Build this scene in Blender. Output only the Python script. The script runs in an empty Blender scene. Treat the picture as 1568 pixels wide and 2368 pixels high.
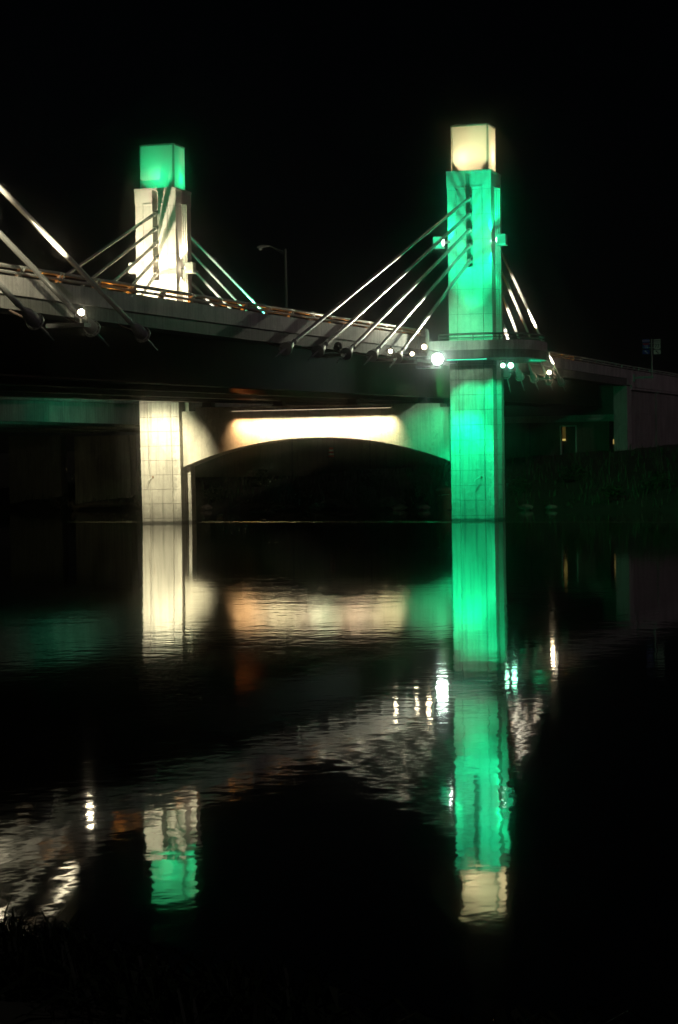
import bpy, math, random
from mathutils import Vector, Matrix
random.seed(7)
scene = bpy.context.scene
C = scene.collection
R = math.radians
# ------------------------------------------------------------------ camera model
FPX, PW, PH = 5307.13, 1568.0, 2368.0
CAMZ, YAW, PIT, ROLL = 2.2188, R(15.924), R(-0.926), R(-0.847)
_cy, _sy = math.cos(YAW), math.sin(YAW)
FW = Vector((-_sy*math.cos(PIT), _cy*math.cos(PIT), math.sin(PIT)))
_r = Vector((_cy, _sy, 0)); _u = _r.cross(FW)
RT = _r*math.cos(ROLL) + _u*math.sin(ROLL)
UP = _u*math.cos(ROLL) - _r*math.sin(ROLL)
CO = Vector((0, 0, CAMZ))
def on(u, v, X=None, Y=None, Z=None):
    """surveying aid: where the sight line of a photo point meets a real plane"""
    d = FW*FPX + RT*(u-PW/2) + UP*(PH/2-v)
    if X is not None: t = (X-CO.x)/d.x
    elif Y is not None: t = (Y-CO.y)/d.y
    else: t = (Z-CO.z)/d.z
    return CO + d*t
cd = bpy.data.cameras.new('camera'); cam = bpy.data.objects.new('camera', cd); C.objects.link(cam)
cd.sensor_fit = 'HORIZONTAL'; cd.sensor_width = 36; cd.lens = FPX/PW*36
cd.clip_start = .1; cd.clip_end = 3000
M = Matrix((RT, UP, -FW)).transposed().to_4x4(); M.translation = CO
cam.matrix_world = M
scene.camera = cam
scene.view_settings.view_transform = 'Standard'; scene.view_settings.look = 'None'
scene.view_settings.exposure = 0; scene.view_settings.gamma = 1
# ------------------------------------------------------------------ mesh builder
class MB:
    def __init__(s): s.v = []; s.f = []; s.mi = []; s.cur = 0
    def add(s, vs, fs):
        o = len(s.v); s.v += [tuple(p) for p in vs]
        for f in fs: s.f.append([i+o for i in f]); s.mi.append(s.cur)
        return s
    def box(s, x0, x1, y0, y1, z0, z1):
        return s.add([(x0,y0,z0),(x1,y0,z0),(x1,y1,z0),(x0,y1,z0),(x0,y0,z1),(x1,y0,z1),(x1,y1,z1),(x0,y1,z1)],
            [(3,2,1,0),(4,5,6,7),(0,1,5,4),(1,2,6,5),(2,3,7,6),(3,0,4,7)])
    def prism(s, poly, z0, z1):
        n = len(poly)
        return s.add([(x,y,z0) for x,y in poly]+[(x,y,z1) for x,y in poly],
            [list(range(n))[::-1], list(range(n,2*n))]+[(i,(i+1)%n,(i+1)%n+n,i+n) for i in range(n)])
    def loft(s, rings, cap=True, closed=True):
        n = len(rings[0]); fs = []
        for k in range(len(rings)-1):
            for i in range(n if closed else n-1):
                j = (i+1) % n
                fs.append((k*n+i, k*n+j, (k+1)*n+j, (k+1)*n+i))
        if cap:
            fs.append(list(range(n))[::-1]); fs.append([(len(rings)-1)*n+i for i in range(n)])
        return s.add([p for r in rings for p in r], fs)
    def tube(s, pts, rad, n=10):
        pts = [Vector(p) for p in pts]; rings = []
        if not hasattr(rad, '__len__'): rad = [rad]*len(pts)
        for i, p in enumerate(pts):
            a = pts[max(0, i-1)]; b = pts[min(len(pts)-1, i+1)]
            d = (b-a).normalized()
            h = Vector((0,0,1)) if abs(d.z) < .95 else Vector((1,0,0))
            e1 = d.cross(h).normalized(); e2 = e1.cross(d)
            rings.append([p+(e1*math.cos(t)+e2*math.sin(t))*rad[i] for t in [2*math.pi*k/n for k in range(n)]])
        return s.loft([[tuple(q) for q in r] for r in rings])
    def lathe(s, o, d, prof, n=24):
        """profile of (distance along d, radius)"""
        o = Vector(o); d = Vector(d).normalized()
        h = Vector((0,0,1)) if abs(d.z) < .95 else Vector((1,0,0))
        e1 = d.cross(h).normalized(); e2 = e1.cross(d)
        return s.loft([[tuple(o+d*a+(e1*math.cos(t)+e2*math.sin(t))*max(r,1e-4)) for t in [2*math.pi*k/n for k in range(n)]] for a, r in prof])
    def build(s, name, mat, parent=None, smooth=False, org=None, bevel=0):
        me = bpy.data.meshes.new(name)
        o3 = Vector((0,0,0))
        if parent is not None:
            p = parent
            while p is not None: o3 = o3 + p.location; p = p.parent
        elif org is not None: o3 = Vector(org)
        me.from_pydata([(x-o3.x, y-o3.y, z-o3.z) for x,y,z in s.v], [], s.f)
        mats = mat if isinstance(mat, (list, tuple)) else [mat]
        for m in mats: me.materials.append(m)
        if len(mats) > 1: me.polygons.foreach_set('material_index', s.mi)
        import bmesh
        bm = bmesh.new(); bm.from_mesh(me); bmesh.ops.recalc_face_normals(bm, faces=bm.faces); bm.to_mesh(me); bm.free()
        if smooth:
            me.polygons.foreach_set('use_smooth', [True]*len(me.polygons))
            try: me.set_sharp_from_angle(angle=R(40))
            except Exception: pass
        me.update()
        ob = bpy.data.objects.new(name, me); C.objects.link(ob)
        if parent is not None: ob.parent = parent
        elif org is not None: ob.location = org
        if bevel:
            b = ob.modifiers.new('bevel', 'BEVEL'); b.width = bevel; b.segments = 2; b.limit_method = 'ANGLE'
        return ob
def tag(o, label=None, cat=None, group=None, kind=None):
    if label: o['label'] = label
    if cat: o['category'] = cat
    if group: o['group'] = group
    if kind: o['kind'] = kind
    return o
def thing(name, loc, label, cat, group=None):
    o = bpy.data.objects.new(name, None); C.objects.link(o); o.location = loc
    o.empty_display_size = .3
    return tag(o, label, cat, group)
# ------------------------------------------------------------------ materials
def nodes(name):
    m = bpy.data.materials.new(name); m.use_nodes = True
    nt = m.node_tree; b = nt.nodes['Principled BSDF']
    return m, nt, nt.nodes, nt.links, b
def simple(name, col, rough=.5, metal=0.0, var=.25, scale=6, bump=.0, spec=.5):
    m, nt, N, L, b = nodes(name)
    tc = N.new('ShaderNodeTexCoord'); nz = N.new('ShaderNodeTexNoise'); nz.inputs['Scale'].default_value = scale; nz.inputs['Detail'].default_value = 6
    L.new(tc.outputs['Object'], nz.inputs['Vector'])
    rp = N.new('ShaderNodeValToRGB'); rp.color_ramp.elements[0].position = .3; rp.color_ramp.elements[1].position = .72
    rp.color_ramp.elements[0].color = (*[c*(1-var) for c in col], 1); rp.color_ramp.elements[1].color = (*[min(1, c*(1+var)) for c in col], 1)
    L.new(nz.outputs['Fac'], rp.inputs['Fac']); L.new(rp.outputs['Color'], b.inputs['Base Color'])
    b.inputs['Roughness'].default_value = rough; b.inputs['Metallic'].default_value = metal
    b.inputs['Specular IOR Level'].default_value = spec
    if bump:
        bp = N.new('ShaderNodeBump'); bp.inputs['Strength'].default_value = .6; bp.inputs['Distance'].default_value = bump
        L.new(nz.outputs['Fac'], bp.inputs['Height']); L.new(bp.outputs['Normal'], b.inputs['Normal'])
    return m
def concrete(name, col=(.40,.385,.35), joint=0.0, joff=0.0, rough=.75, streak=.35, vjoint=0.0, bump=.012, axis='Z', grime=0.0):
    m, nt, N, L, b = nodes(name)
    tc = N.new('ShaderNodeTexCoord')
    def noise(sc, det, vec, r=.55):
        n = N.new('ShaderNodeTexNoise'); n.inputs['Scale'].default_value = sc; n.inputs['Detail'].default_value = det; n.inputs['Roughness'].default_value = r
        L.new(vec, n.inputs['Vector']); return n.outputs['Fac']
    def math_(op, a, b_=None, clamp=False):
        n = N.new('ShaderNodeMath'); n.operation = op; n.use_clamp = clamp
        for i, q in enumerate((a, b_)):
            if q is None: continue
            if isinstance(q, (int, float)): n.inputs[i].default_value = q
            else: L.new(q, n.inputs[i])
        return n.outputs[0]
    def mapr(v, a0, a1, b0, b1):
        n = N.new('ShaderNodeMapRange'); L.new(v, n.inputs[0])
        for i, q in enumerate((a0,a1,b0,b1)): n.inputs[1+i].default_value = q
        return n.outputs[0]
    ob = tc.outputs['Object']
    big = noise(.7, 4, ob); fine = noise(28, 6, ob, .7); mid = noise(5, 6, ob, .65)
    mp = N.new('ShaderNodeMapping'); mp.inputs['Scale'].default_value = (7, 7, .35); L.new(ob, mp.inputs['Vector'])
    st = noise(1.0, 5, mp.outputs[0], .6)
    f = math_('MULTIPLY', mapr(big, .3, .7, .82, 1.12), mapr(mid, .3, .7, .88, 1.08))
    f = math_('MULTIPLY', f, mapr(st, .45, .75, 1.0, 1.0-streak))
    f = math_('MULTIPLY', f, mapr(fine, .25, .75, .92, 1.06))
    sep = N.new('ShaderNodeSeparateXYZ'); L.new(ob, sep.inputs[0])
    hgt = math_('ADD', math_('MULTIPLY', fine, .35), math_('MULTIPLY', mid, .9))
    if streak > .2:   # old repair patches and water marks
        vr = N.new('ShaderNodeTexVoronoi'); vr.inputs['Scale'].default_value = .9
        wv = N.new('ShaderNodeVectorMath'); wv.operation = 'MULTIPLY_ADD'; L.new(ob, wv.inputs[0]); wv.inputs[1].default_value = (1.3, 1.3, .7)
        L.new(mid, wv.inputs[2]); L.new(wv.outputs[0], vr.inputs['Vector'])
        sepc = N.new('ShaderNodeSeparateColor'); L.new(vr.outputs['Color'], sepc.inputs[0])
        f = math_('MULTIPLY', f, mapr(sepc.outputs[0], .0, 1.0, .78, 1.10))
    if grime:   # tide stain near the water
        g = math_('ADD', sep.outputs['Z'], math_('MULTIPLY', mid, .8))
        f = math_('MULTIPLY', f, mapr(g, .35, 1.6, 1.0-grime, 1.0))
        f = math_('MULTIPLY', f, mapr(math_('ADD', sep.outputs['Z'], math_('MULTIPLY', mid, .12)), .13, .20, .30, 1.0))   # wet tide band
    def lines(comp, per, off, w=.011):
        v = math_('MODULO', math_('ADD', math_('ADD', sep.outputs[comp], math_('MULTIPLY', mid, .012)), off+per*200), per)
        dist = math_('ABSOLUTE', math_('SUBTRACT', v, per/2))
        return mapr(dist, w*.5, w, 1.0, 0.0)
    for comp, per, off in ((axis, joint, joff), ('Y', vjoint, .3)):
        if per:
            l = lines(comp, per, off)
            f = math_('MULTIPLY', f, mapr(l, 0, 1, 1.0, .55))
            hgt = math_('SUBTRACT', hgt, math_('MULTIPLY', l, 1.2))
    mx = N.new('ShaderNodeVectorMath'); mx.operation = 'SCALE'; mx.inputs[0].default_value = col; L.new(f, mx.inputs['Scale'])
    L.new(mx.outputs[0], b.inputs['Base Color'])
    b.inputs['Roughness'].default_value = rough; b.inputs['Specular IOR Level'].default_value = .35
    bp = N.new('ShaderNodeBump'); bp.inputs['Strength'].default_value = .8; bp.inputs['Distance'].default_value = bump
    L.new(hgt, bp.inputs['Height']); L.new(bp.outputs['Normal'], b.inputs['Normal'])
    return m
def emis(name, col, st):
    m, nt, N, L, b = nodes(name)
    b.inputs['Base Color'].default_value = (.02,.02,.02,1)
    b.inputs['Emission Color'].default_value = (*col, 1); b.inputs['Emission Strength'].default_value = st
    return m
WARM = (1, .86, .58); GREEN = (.006, 1, .37); TEAL = (.006, 1, .43); ORANGE = (1, .30, .03)
M_col = concrete('column concrete', (.42,.40,.36), joint=.70, joff=.1, bump=.06, grime=.28, rough=.6, streak=.55)
M_shaft = concrete('shaft concrete', (.47,.455,.42), joint=1.15, joff=.2, streak=.19, bump=.008, rough=.5)
M_par = concrete('parapet concrete', (.42,.40,.385), vjoint=9.5, streak=.4)
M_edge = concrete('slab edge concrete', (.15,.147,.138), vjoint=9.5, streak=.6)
M_beam = concrete('crossbeam concrete', (.43,.40,.34), streak=.3, bump=.03, rough=.7)
M_mse = concrete('wall panel concrete', (.30,.285,.27), joint=1.5, vjoint=1.5, streak=.35)
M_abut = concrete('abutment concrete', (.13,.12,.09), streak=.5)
M_old = concrete('old concrete', (.30,.29,.25), streak=.6)
M_soff = concrete('deck concrete', (.25,.24,.225), streak=.2)
M_steel = simple('girder paint', (.036,.019,.011), .8, 0, .3, 2)
M_galv = simple('galvanised steel', (.46,.46,.43), .45, .35, .15, 9)
M_prail = simple('dark railing paint', (.13,.14,.13), .5, .2, .1, 9)
M_pipe = simple('cable sheath', (.50,.50,.48), .24, .35, .06, 14, spec=.6)
M_cast = simple('cast anchor steel', (.24,.26,.26), .5, .3, .15, 8)
M_hole = simple('bolt recess', (.03,.03,.03), .6, 0)
M_dark = simple('dark housing paint', (.03,.03,.03), .5, .2)
M_house = simple('floodlight housing paint', (.42,.44,.42), .45, .2, .08)
M_road = simple('asphalt', (.05,.05,.05), .9, 0, .3, 20, .01)
M_roof = simple('lantern roof sheet', (.42,.42,.38), .5, .4)
M_rust = simple('rusty steel', (.16,.07,.03), .8, .1, .4, 5, .01)
M_wood = simple('dead wood', (.12,.095,.07), .9, 0, .4, 7, .02)
M_rock = simple('bank rock', (.16,.13,.10), .9, 0, .45, 3, .06)
M_soil = simple('bank soil', (.026,.036,.015), .95, 0, .5, 1.6, .08)
M_grass = simple('grass', (.03,.075,.022), .6, 0, .5, 1.2)
M_near = simple('waterside grass', (.008,.016,.005), .6, 0, .5, 2, spec=.15)
M_white = simple('white sign sheeting', (.75,.75,.68), .5, 0, .03)
M_blue = simple('blue sign sheeting', (.02,.05,.42), .5, 0, .05)
M_red = simple('red sign sheeting', (.50,.03,.04), .5, 0, .05)
M_black = simple('black lettering', (.012,.012,.012), .5, 0, .05)
M_orange = simple('barrel orange plastic', (.65,.07,.03), .45, 0, .12)
M_pale_strip = simple('pale water strip', (.12,.12,.07), .9, 0, .3, 1.5)  # pale tone stands for the bright line on the water
M_duck = simple('duck feathers', (.55,.5,.4), .8, 0, .4, 12)
# translucent lantern glass
def lantern_mat(name):
    m, nt, N, L, b = nodes(name)
    out = N['Material Output']
    tr = N.new('ShaderNodeBsdfTranslucent'); tr.inputs['Color'].default_value = (.62,.62,.58,1)
    mx = N.new('ShaderNodeMixShader'); mx.inputs[0].default_value = .72
    b.inputs['Base Color'].default_value = (.6,.6,.56,1); b.inputs['Roughness'].default_value = .35
    L.new(b.outputs[0], mx.inputs[1]); L.new(tr.outputs[0], mx.inputs[2]); L.new(mx.outputs[0], out.inputs['Surface'])
    return m
M_glass = lantern_mat('frosted lantern glass')
# ------------------------------------------------------------------ lights
def lamp(kind, name, loc, col, watts, target=None, size=60, blend=.3, radius=.08, parent=None, spread=None, sx=1, sy=.1):
    ld = bpy.data.lights.new(name, kind); ld.energy = watts; ld.color = col
    if kind == 'SPOT': ld.spot_size = R(size); ld.spot_blend = blend; ld.shadow_soft_size = radius
    elif kind == 'POINT': ld.shadow_soft_size = radius
    elif kind == 'AREA': ld.shape = 'RECTANGLE'; ld.size = sx; ld.size_y = sy; ld.spread = R(spread or 180)
    o = bpy.data.objects.new(name, ld); C.objects.link(o)
    loc = Vector(loc)
    if target is not None:
        d = Vector(target)-loc; o.rotation_euler = d.to_track_quat('-Z', 'Y').to_euler()
    o3 = Vector((0,0,0)); p = parent
    while p is not None: o3 = o3+p.location; p = p.parent
    o.location = loc-o3
    if parent is not None: o.parent = parent
    return o
w = bpy.data.worlds.new('World'); scene.world = w; w.use_nodes = True
wn = w.node_tree.nodes; bg = wn['Background']
sk = wn.new('ShaderNodeTexSky'); sk.sky_type = 'NISHITA'; sk.sun_disc = False
SUN_EL, SUN_AZ = R(36), R(115)
sk.sun_elevation = SUN_EL; sk.sun_rotation = SUN_AZ
w.node_tree.links.new(sk.outputs[0], bg.inputs[0]); bg.inputs[1].default_value = .00012
sd = bpy.data.lights.new('sun', 'SUN'); sd.energy = .145; sd.angle = R(3); sd.color = (1, .76, .84)
so = bpy.data.objects.new('sun', sd); C.objects.link(so)
sdir = Vector((math.sin(SUN_AZ)*math.cos(SUN_EL), math.cos(SUN_AZ)*math.cos(SUN_EL), math.sin(SUN_EL)))
so.rotation_euler = sdir.to_track_quat('Z', 'Y').to_euler(); so.location = (30,-40,40)
# ------------------------------------------------------------------ profiles along the bridge
def interp(pts, y):
    if y <= pts[0][0]:
        a, b = pts[0], pts[1]
    elif y >= pts[-1][0]:
        a, b = pts[-2], pts[-1]
    else:
        for a, b in zip(pts, pts[1:]):
            if a[0] <= y <= b[0]: break
    return a[1]+(b[1]-a[1])*(y-a[0])/(b[0]-a[0])
ZT = [(20,6.80),(52.85,7.35),(61.8,7.51),(74.9,7.75),(97.6,8.19),(124,8.64),(155,9.07),(181,9.48),(260,10.3)]
HF = [(20,.80),(52,.82),(62,.90),(75,.95),(98,1.0),(125,1.05),(155,1.1),(260,1.1)]
zt = lambda y: interp(ZT, y)
hf = lambda y: interp(HF, y)
zfb = lambda y: zt(y)-hf(y)
zg = lambda y: 5.02+(y-57)*.0167
XR, XL, YR_, YL_ = -23.18, -38.80, 105.0, 105.53
X0 = -23.78            # outer face of the near parapet
XFAR = -38.2
Y_END = 155.0
# ------------------------------------------------------------------ setting: water, banks
def quad_sheet(x0, x1, y0, y1, nx, ny, zf):
    m = MB(); vs = []; fs = []
    for j in range(ny+1):
        for i in range(nx+1):
            x = x0+(x1-x0)*i/nx; y = y0+(y1-y0)*j/ny; vs.append((x, y, zf(x, y)))
    for j in range(ny):
        for i in range(nx):
            a = j*(nx+1)+i; fs.append((a, a+1, a+nx+2, a+nx+1))
    m.add(vs, fs); return m
def water_mat():
    m, nt, N, L, b = nodes('river water')
    b.inputs['Base Color'].default_value = (.0025,.004,.003,1)
    b.inputs['Roughness'].default_value = .034; b.inputs['IOR'].default_value = 1.7
    tc = N.new('ShaderNodeTexCoord')
    def nz(sc, det, sx, sy):
        mp = N.new('ShaderNodeMapping'); mp.inputs['Scale'].default_value = (sx, sy, 1); L.new(tc.outputs['Object'], mp.inputs[0])
        n = N.new('ShaderNodeTexNoise'); n.inputs['Scale'].default_value = sc; n.inputs['Detail'].default_value = det; L.new(mp.outputs[0], n.inputs['Vector'])
        return n.outputs['Fac']
    a = nz(.85, 1.6, .9, 1.2); c = nz(3.6, 1.8, 1.3, .95); patch = nz(.05, 2, 1, .6)
    ad = N.new('ShaderNodeMath'); ad.operation = 'MULTIPLY_ADD'; L.new(c, ad.inputs[0]); ad.inputs[1].default_value = .62; L.new(a, ad.inputs[2])
    mr = N.new('ShaderNodeMapRange'); L.new(patch, mr.inputs[0]); mr.inputs[1].default_value = .35; mr.inputs[2].default_value = .65; mr.inputs[3].default_value = .5; mr.inputs[4].default_value = 1.3
    ml = N.new('ShaderNodeMath'); ml.operation = 'MULTIPLY'; L.new(ad.outputs[0], ml.inputs[0]); L.new(mr.outputs[0], ml.inputs[1])
    bp = N.new('ShaderNodeBump'); bp.inputs['Strength'].default_value = 1; bp.inputs['Distance'].default_value = WATER_BUMP
    L.new(ml.outputs[0], bp.inputs['Height']); L.new(bp.outputs['Normal'], b.inputs['Normal'])
    return m
WATER_BUMP = .0026
wt = quad_sheet(-200, 120, 4, 210, 2, 2, lambda x, y: 0.0).build('water', water_mat())
tag(wt, kind='structure')
# far bank
LA, LB = Vector((-63, 151)), Vector((-19, 127.5))
LD = (LB-LA).normalized(); LN = Vector((-LD.y, LD.x))
if LN.y < 0: LN = -LN
def hash2(x, y):
    return math.sin(x*1.7+y*.9)*.5+math.sin(x*.61-y*1.3+2)*.5
def bank_d(x, y):
    return (Vector((x, y))-LA).dot(LN)+.5*hash2(x*.8, y*.8)+.25*hash2(x*2.3, y*2.1)
def bank_h(x, y):
    d = bank_d(x, y)
    if d < 0: return max(-2, d*.25-.02)
    t = min(1, d/21)
    h = 3.55*(t**.8)+.16*hash2(x*1.2, y*1.4)*min(1, d/2)
    return h+max(0, d-21)*.028
bk = quad_sheet(-150, 110, 66, 330, 150, 150, bank_h).build('far_bank', M_soil, smooth=True)
tag(bk, kind='structure')
def tufts(n, xr, yr, hmin, hmax, wd, cond, zf, lean=.35):
    m = MB()
    k = 0; tries = 0
    while k < n and tries < n*30:
        tries += 1
        x = random.uniform(*xr); y = random.uniform(*yr)
        if not cond(x, y): continue
        k += 1
        z = zf(x, y)-.05; h = random.uniform(hmin, hmax); a = random.uniform(0, 6.283)
        lx, ly = math.cos(a)*lean*h*random.random(), math.sin(a)*lean*h*random.random()
        b = random.uniform(0, 6.283); ww = wd*random.uniform(.6, 1.3); dx, dy = math.cos(b)*ww, math.sin(b)*ww
        m.add([(x-dx,y-dy,z),(x+dx,y+dy,z),(x+dx*.75+lx*.35,y+dy*.75+ly*.35,z+h*.55),(x-dx*.75+lx*.35,y-dy*.75+ly*.35,z+h*.55),(x+lx,y+ly,z+h)],
              [(0,1,2,3),(3,2,4)])
    return m
fg = tufts(9000, (-75, 14), (112, 172), .2, .75, .035, lambda x, y: .4 < bank_d(x, y) < 24 and (x < -30 or y < 153) , bank_h)
tag(fg.build('bank_grass', M_grass), kind='stuff', label='dark green grass covering the far river bank', cat='grass')
def bush(x, y, r, h, label):
    z0 = bank_h(x, y); rnd = random.Random(int(x*13+y*7))
    t = thing('bush', (x, y, z0), label, 'bush', 'bushes on the far bank')
    m = MB()
    for k in range(520):
        a = rnd.uniform(0, 6.283); u = rnd.random()**.5; q = rnd.random()
        lump = .75+.35*math.sin(a*3+x)*math.sin(q*5+y)
        px_ = x+math.cos(a)*r*u*lump*math.sin(math.pi*(.15+.8*q)); py_ = y+math.sin(a)*r*u*lump*math.sin(math.pi*(.15+.8*q)); pz_ = z0+.08+h*q*lump
        s_ = rnd.uniform(.06, .15); b = rnd.uniform(0, 6.283); c = rnd.uniform(-.8, .8)
        dx, dy = math.cos(b)*s_, math.sin(b)*s_
        m.add([(px_-dx,py_-dy,pz_-c*s_),(px_+dy*.4,py_-dx*.4,pz_+s_*.3),(px_+dx,py_+dy,pz_+c*s_),(px_-dy*.4,py_+dx*.4,pz_-s_*.3)],[(0,1,2,3)])
    m.build('foliage', M_grass, t)
    st = MB(); st.tube([(x, y, z0-.05), (x+.05*r, y, z0+h*.4), (x-.08*r, y, z0+h*.75)], [.05,.035,.012], 6); st.build('stem', M_wood, t)
for u, d, r, h, lb in ((500, 2.2, 1.0, 1.2, 'bushy green shrub on the far bank just right of the white column'), (600, 7, 1.3, 1.3, 'broad low shrub high on the bank under the left half of the arch'), (700, 3.0, .8, .8, 'small round shrub behind the rocks under the arch'), (870, 6, 1.2, 1.1, 'wide dark shrub on the bank under the right half of the arch'), (965, 2.5, .9, 1.0, 'leafy shrub on the bank left of the rusty drum'), (1205, 4, 1.1, 1.0, 'low shrub on the bank just right of the green column'), (1330, 8, 1.4, 1.0, 'wide shrub high on the right bank below the lit doorway'), (1420, 2, .9, .7, 'small shrub near the water on the right bank'), (1520, 5, 1.2, 1.1, 'shrub on the right bank below the retaining wall')):
    for k in range(600):
        y = 112+.1*k; p = on(u, 1180, Y=y)
        if bank_d(p.x, y) > d: break
    bush(p.x, y, r, h, lb)
# near bank below the camera
def near_edge(x):   # distance of the water's edge along y
    return 8.45 + max(0, -2.1-x)*.48 if x > -7 else 10.8+(-7-x)*.8
def near_h(x, y):
    d = near_edge(x)-y
    return max(-.5, d*.14 + .03*hash2(x*4, y*5))
nb = quad_sheet(-22, 22, -8, 20, 120, 90, near_h).build('near_bank', M_soil, smooth=True)
tag(nb, kind='structure')
def reeds(n):
    m = MB(); k = 0
    while k < n:
        x = random.uniform(-8.5, 3.2); e = near_edge(x)
        y = e-abs(random.gauss(0, .45))+.12
        left = x < -2.6
        dens = 1.0 if x < -3.6 else (.55 if left else .3)
        if random.random() > dens: continue
        k += 1
        h = random.uniform(.14, .36) if left else random.uniform(.06, .2)
        z = max(near_h(x, y), -.05)-.03
        a = random.uniform(0, 6.283); ln = random.uniform(.15, .75)*h
        lx, ly = math.cos(a)*ln, math.sin(a)*ln
        b = a+1.57; wd = random.uniform(.004, .011)
        dx, dy = math.cos(b)*wd, math.sin(b)*wd
        pts = [(0,0,1),(.12,.4,.95),(.45,.78,.7),(1,1-.15*random.random(),.08)]
        vs = []
        for (s, q, ww) in pts:
            vs += [(x+lx*s-dx*ww, y+ly*s-dy*ww, z+h*q), (x+lx*s+dx*ww, y+ly*s+dy*ww, z+h*q)]
        m.add(vs, [(0,1,3,2),(2,3,5,4),(4,5,7,6)])
    return m
def leaves(n):
    m = MB(); k = 0
    while k < n:
        x = random.uniform(-6.5, -1.2); e = near_edge(x); y = e-abs(random.gauss(0, .35))+.1
        if x > -3.0 and random.random() > .35: continue
        k += 1
        z = max(near_h(x, y), -.04); a = random.uniform(0, 6.283); ln = random.uniform(.12, .4); h = random.uniform(.04, .2); wd = random.uniform(.008, .022)
        ux, uy = math.cos(a), math.sin(a); vs = []
        for s_, q, ww in ((0,0,.4),(.25,.7,1),(.6,1,.9),(1,.55,.05)):
            vs += [(x+ux*ln*s_-uy*wd*ww, y+uy*ln*s_+ux*wd*ww, z+h*q), (x+ux*ln*s_+uy*wd*ww, y+uy*ln*s_-ux*wd*ww, z+h*q+wd*.5)]
        m.add(vs, [(0,1,3,2),(2,3,5,4),(4,5,7,6)])
    return m
tag(leaves(1500).build('waterside_leaves', M_near), kind='stuff', label='tangle of dark bent leaves at the water edge, bottom left', cat='plants')
tag(reeds(3000).build('waterside_grass', M_near), kind='stuff', label='black waterside grass and reeds at the bottom of the photo', cat='grass')
# ------------------------------------------------------------------ the bridge deck
deck = thing('bridge_deck', (-31, 100, 7.0), 'long pale road deck on dark girders crossing the whole photo above the water', 'bridge deck')
YS = [22+2.6*i for i in range(int((Y_END-22)/2.6)+1)]+[Y_END]
def sweep(fn, ys): return MB().loft([[(x, y, z) for x, z in fn(y)] for y in ys])
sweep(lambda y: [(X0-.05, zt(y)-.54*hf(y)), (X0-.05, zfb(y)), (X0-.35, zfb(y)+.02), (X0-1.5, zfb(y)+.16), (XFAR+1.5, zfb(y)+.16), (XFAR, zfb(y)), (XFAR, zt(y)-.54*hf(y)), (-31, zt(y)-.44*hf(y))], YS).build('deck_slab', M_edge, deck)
sweep(lambda y: [(XFAR+.5, zt(y)-.51*hf(y)+.02), (X0-.5, zt(y)-.51*hf(y)+.02), (X0-.5, zt(y)-.535*hf(y)+.05), (-31, zt(y)-.40*hf(y)+.02)][:0] or [(X0-.42, zt(y)-.50*hf(y)), (-31, zt(y)-.42*hf(y)), (XFAR+.42, zt(y)-.50*hf(y)), (XFAR+.42, zt(y)-.52*hf(y)), (X0-.42, zt(y)-.52*hf(y))], YS).build('roadway', M_road, deck)
def barrier(y): return [(X0, zt(y)), (X0, zt(y)-.54*hf(y)-.02), (X0-.40, zt(y)-.54*hf(y)-.02), (X0-.30, zt(y))]
ys1 = [y for y in YS if y < 97.4]+[97.4]
ys2 = [111.2]+[y for y in YS if y > 111.2]
sweep(barrier, ys1).build('parapet', M_par, deck)
sweep(barrier, ys2).build('parapet', M_par, deck)
sweep(lambda y: [(XFAR, zt(y)), (XFAR, zt(y)-.54*hf(y)-.02), (XFAR+.40, zt(y)-.54*hf(y)-.02), (XFAR+.30, zt(y))], YS).build('parapet', M_par, deck)
# rounded end block of the parapet beside the platform
eb = MB(); pr = []
zb_, zt_ = zt(98)-.54, zt(98)+.34
for k in range(7): pr.append((98.15-.25+.25*math.sin(k*math.pi/12), zt_-.25+.25*math.cos(k*math.pi/12)))
prof = [(97.41, zb_), (97.41, zt_)] + pr + [(98.15, zb_)]
eb.loft([[(x, y, z) for y, z in prof] for x in (X0+.012, X0-.36)]); eb.build('end_block', M_par, deck)
for gx in (-25.85, -29.3, -33.0, -36.6):
    g = MB()
    g.loft([[(gx-.26, y, zg(y)), (gx+.26, y, zg(y)), (gx+.26, y, zg(y)+.05), (gx+.02, y, zg(y)+.06), (gx+.02, y, zfb(y)+.16), (gx-.02, y, zfb(y)+.16), (gx-.02, y, zg(y)+.06), (gx-.26, y, zg(y)+.05)] for y in YS])
    g.build('girder', M_steel, deck)
for y in (34, 60, 86, 95, 116, 141):
    cb = MB()
    for a, b in ((-25.85,-29.3),(-29.3,-33.0),(-33.0,-36.6)):
        cb.box(b+.03, a-.03, y-.04, y+.04, zg(y)+.5, zg(y)+1.3)
    cb.build('cross_frame', M_steel, deck)
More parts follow.
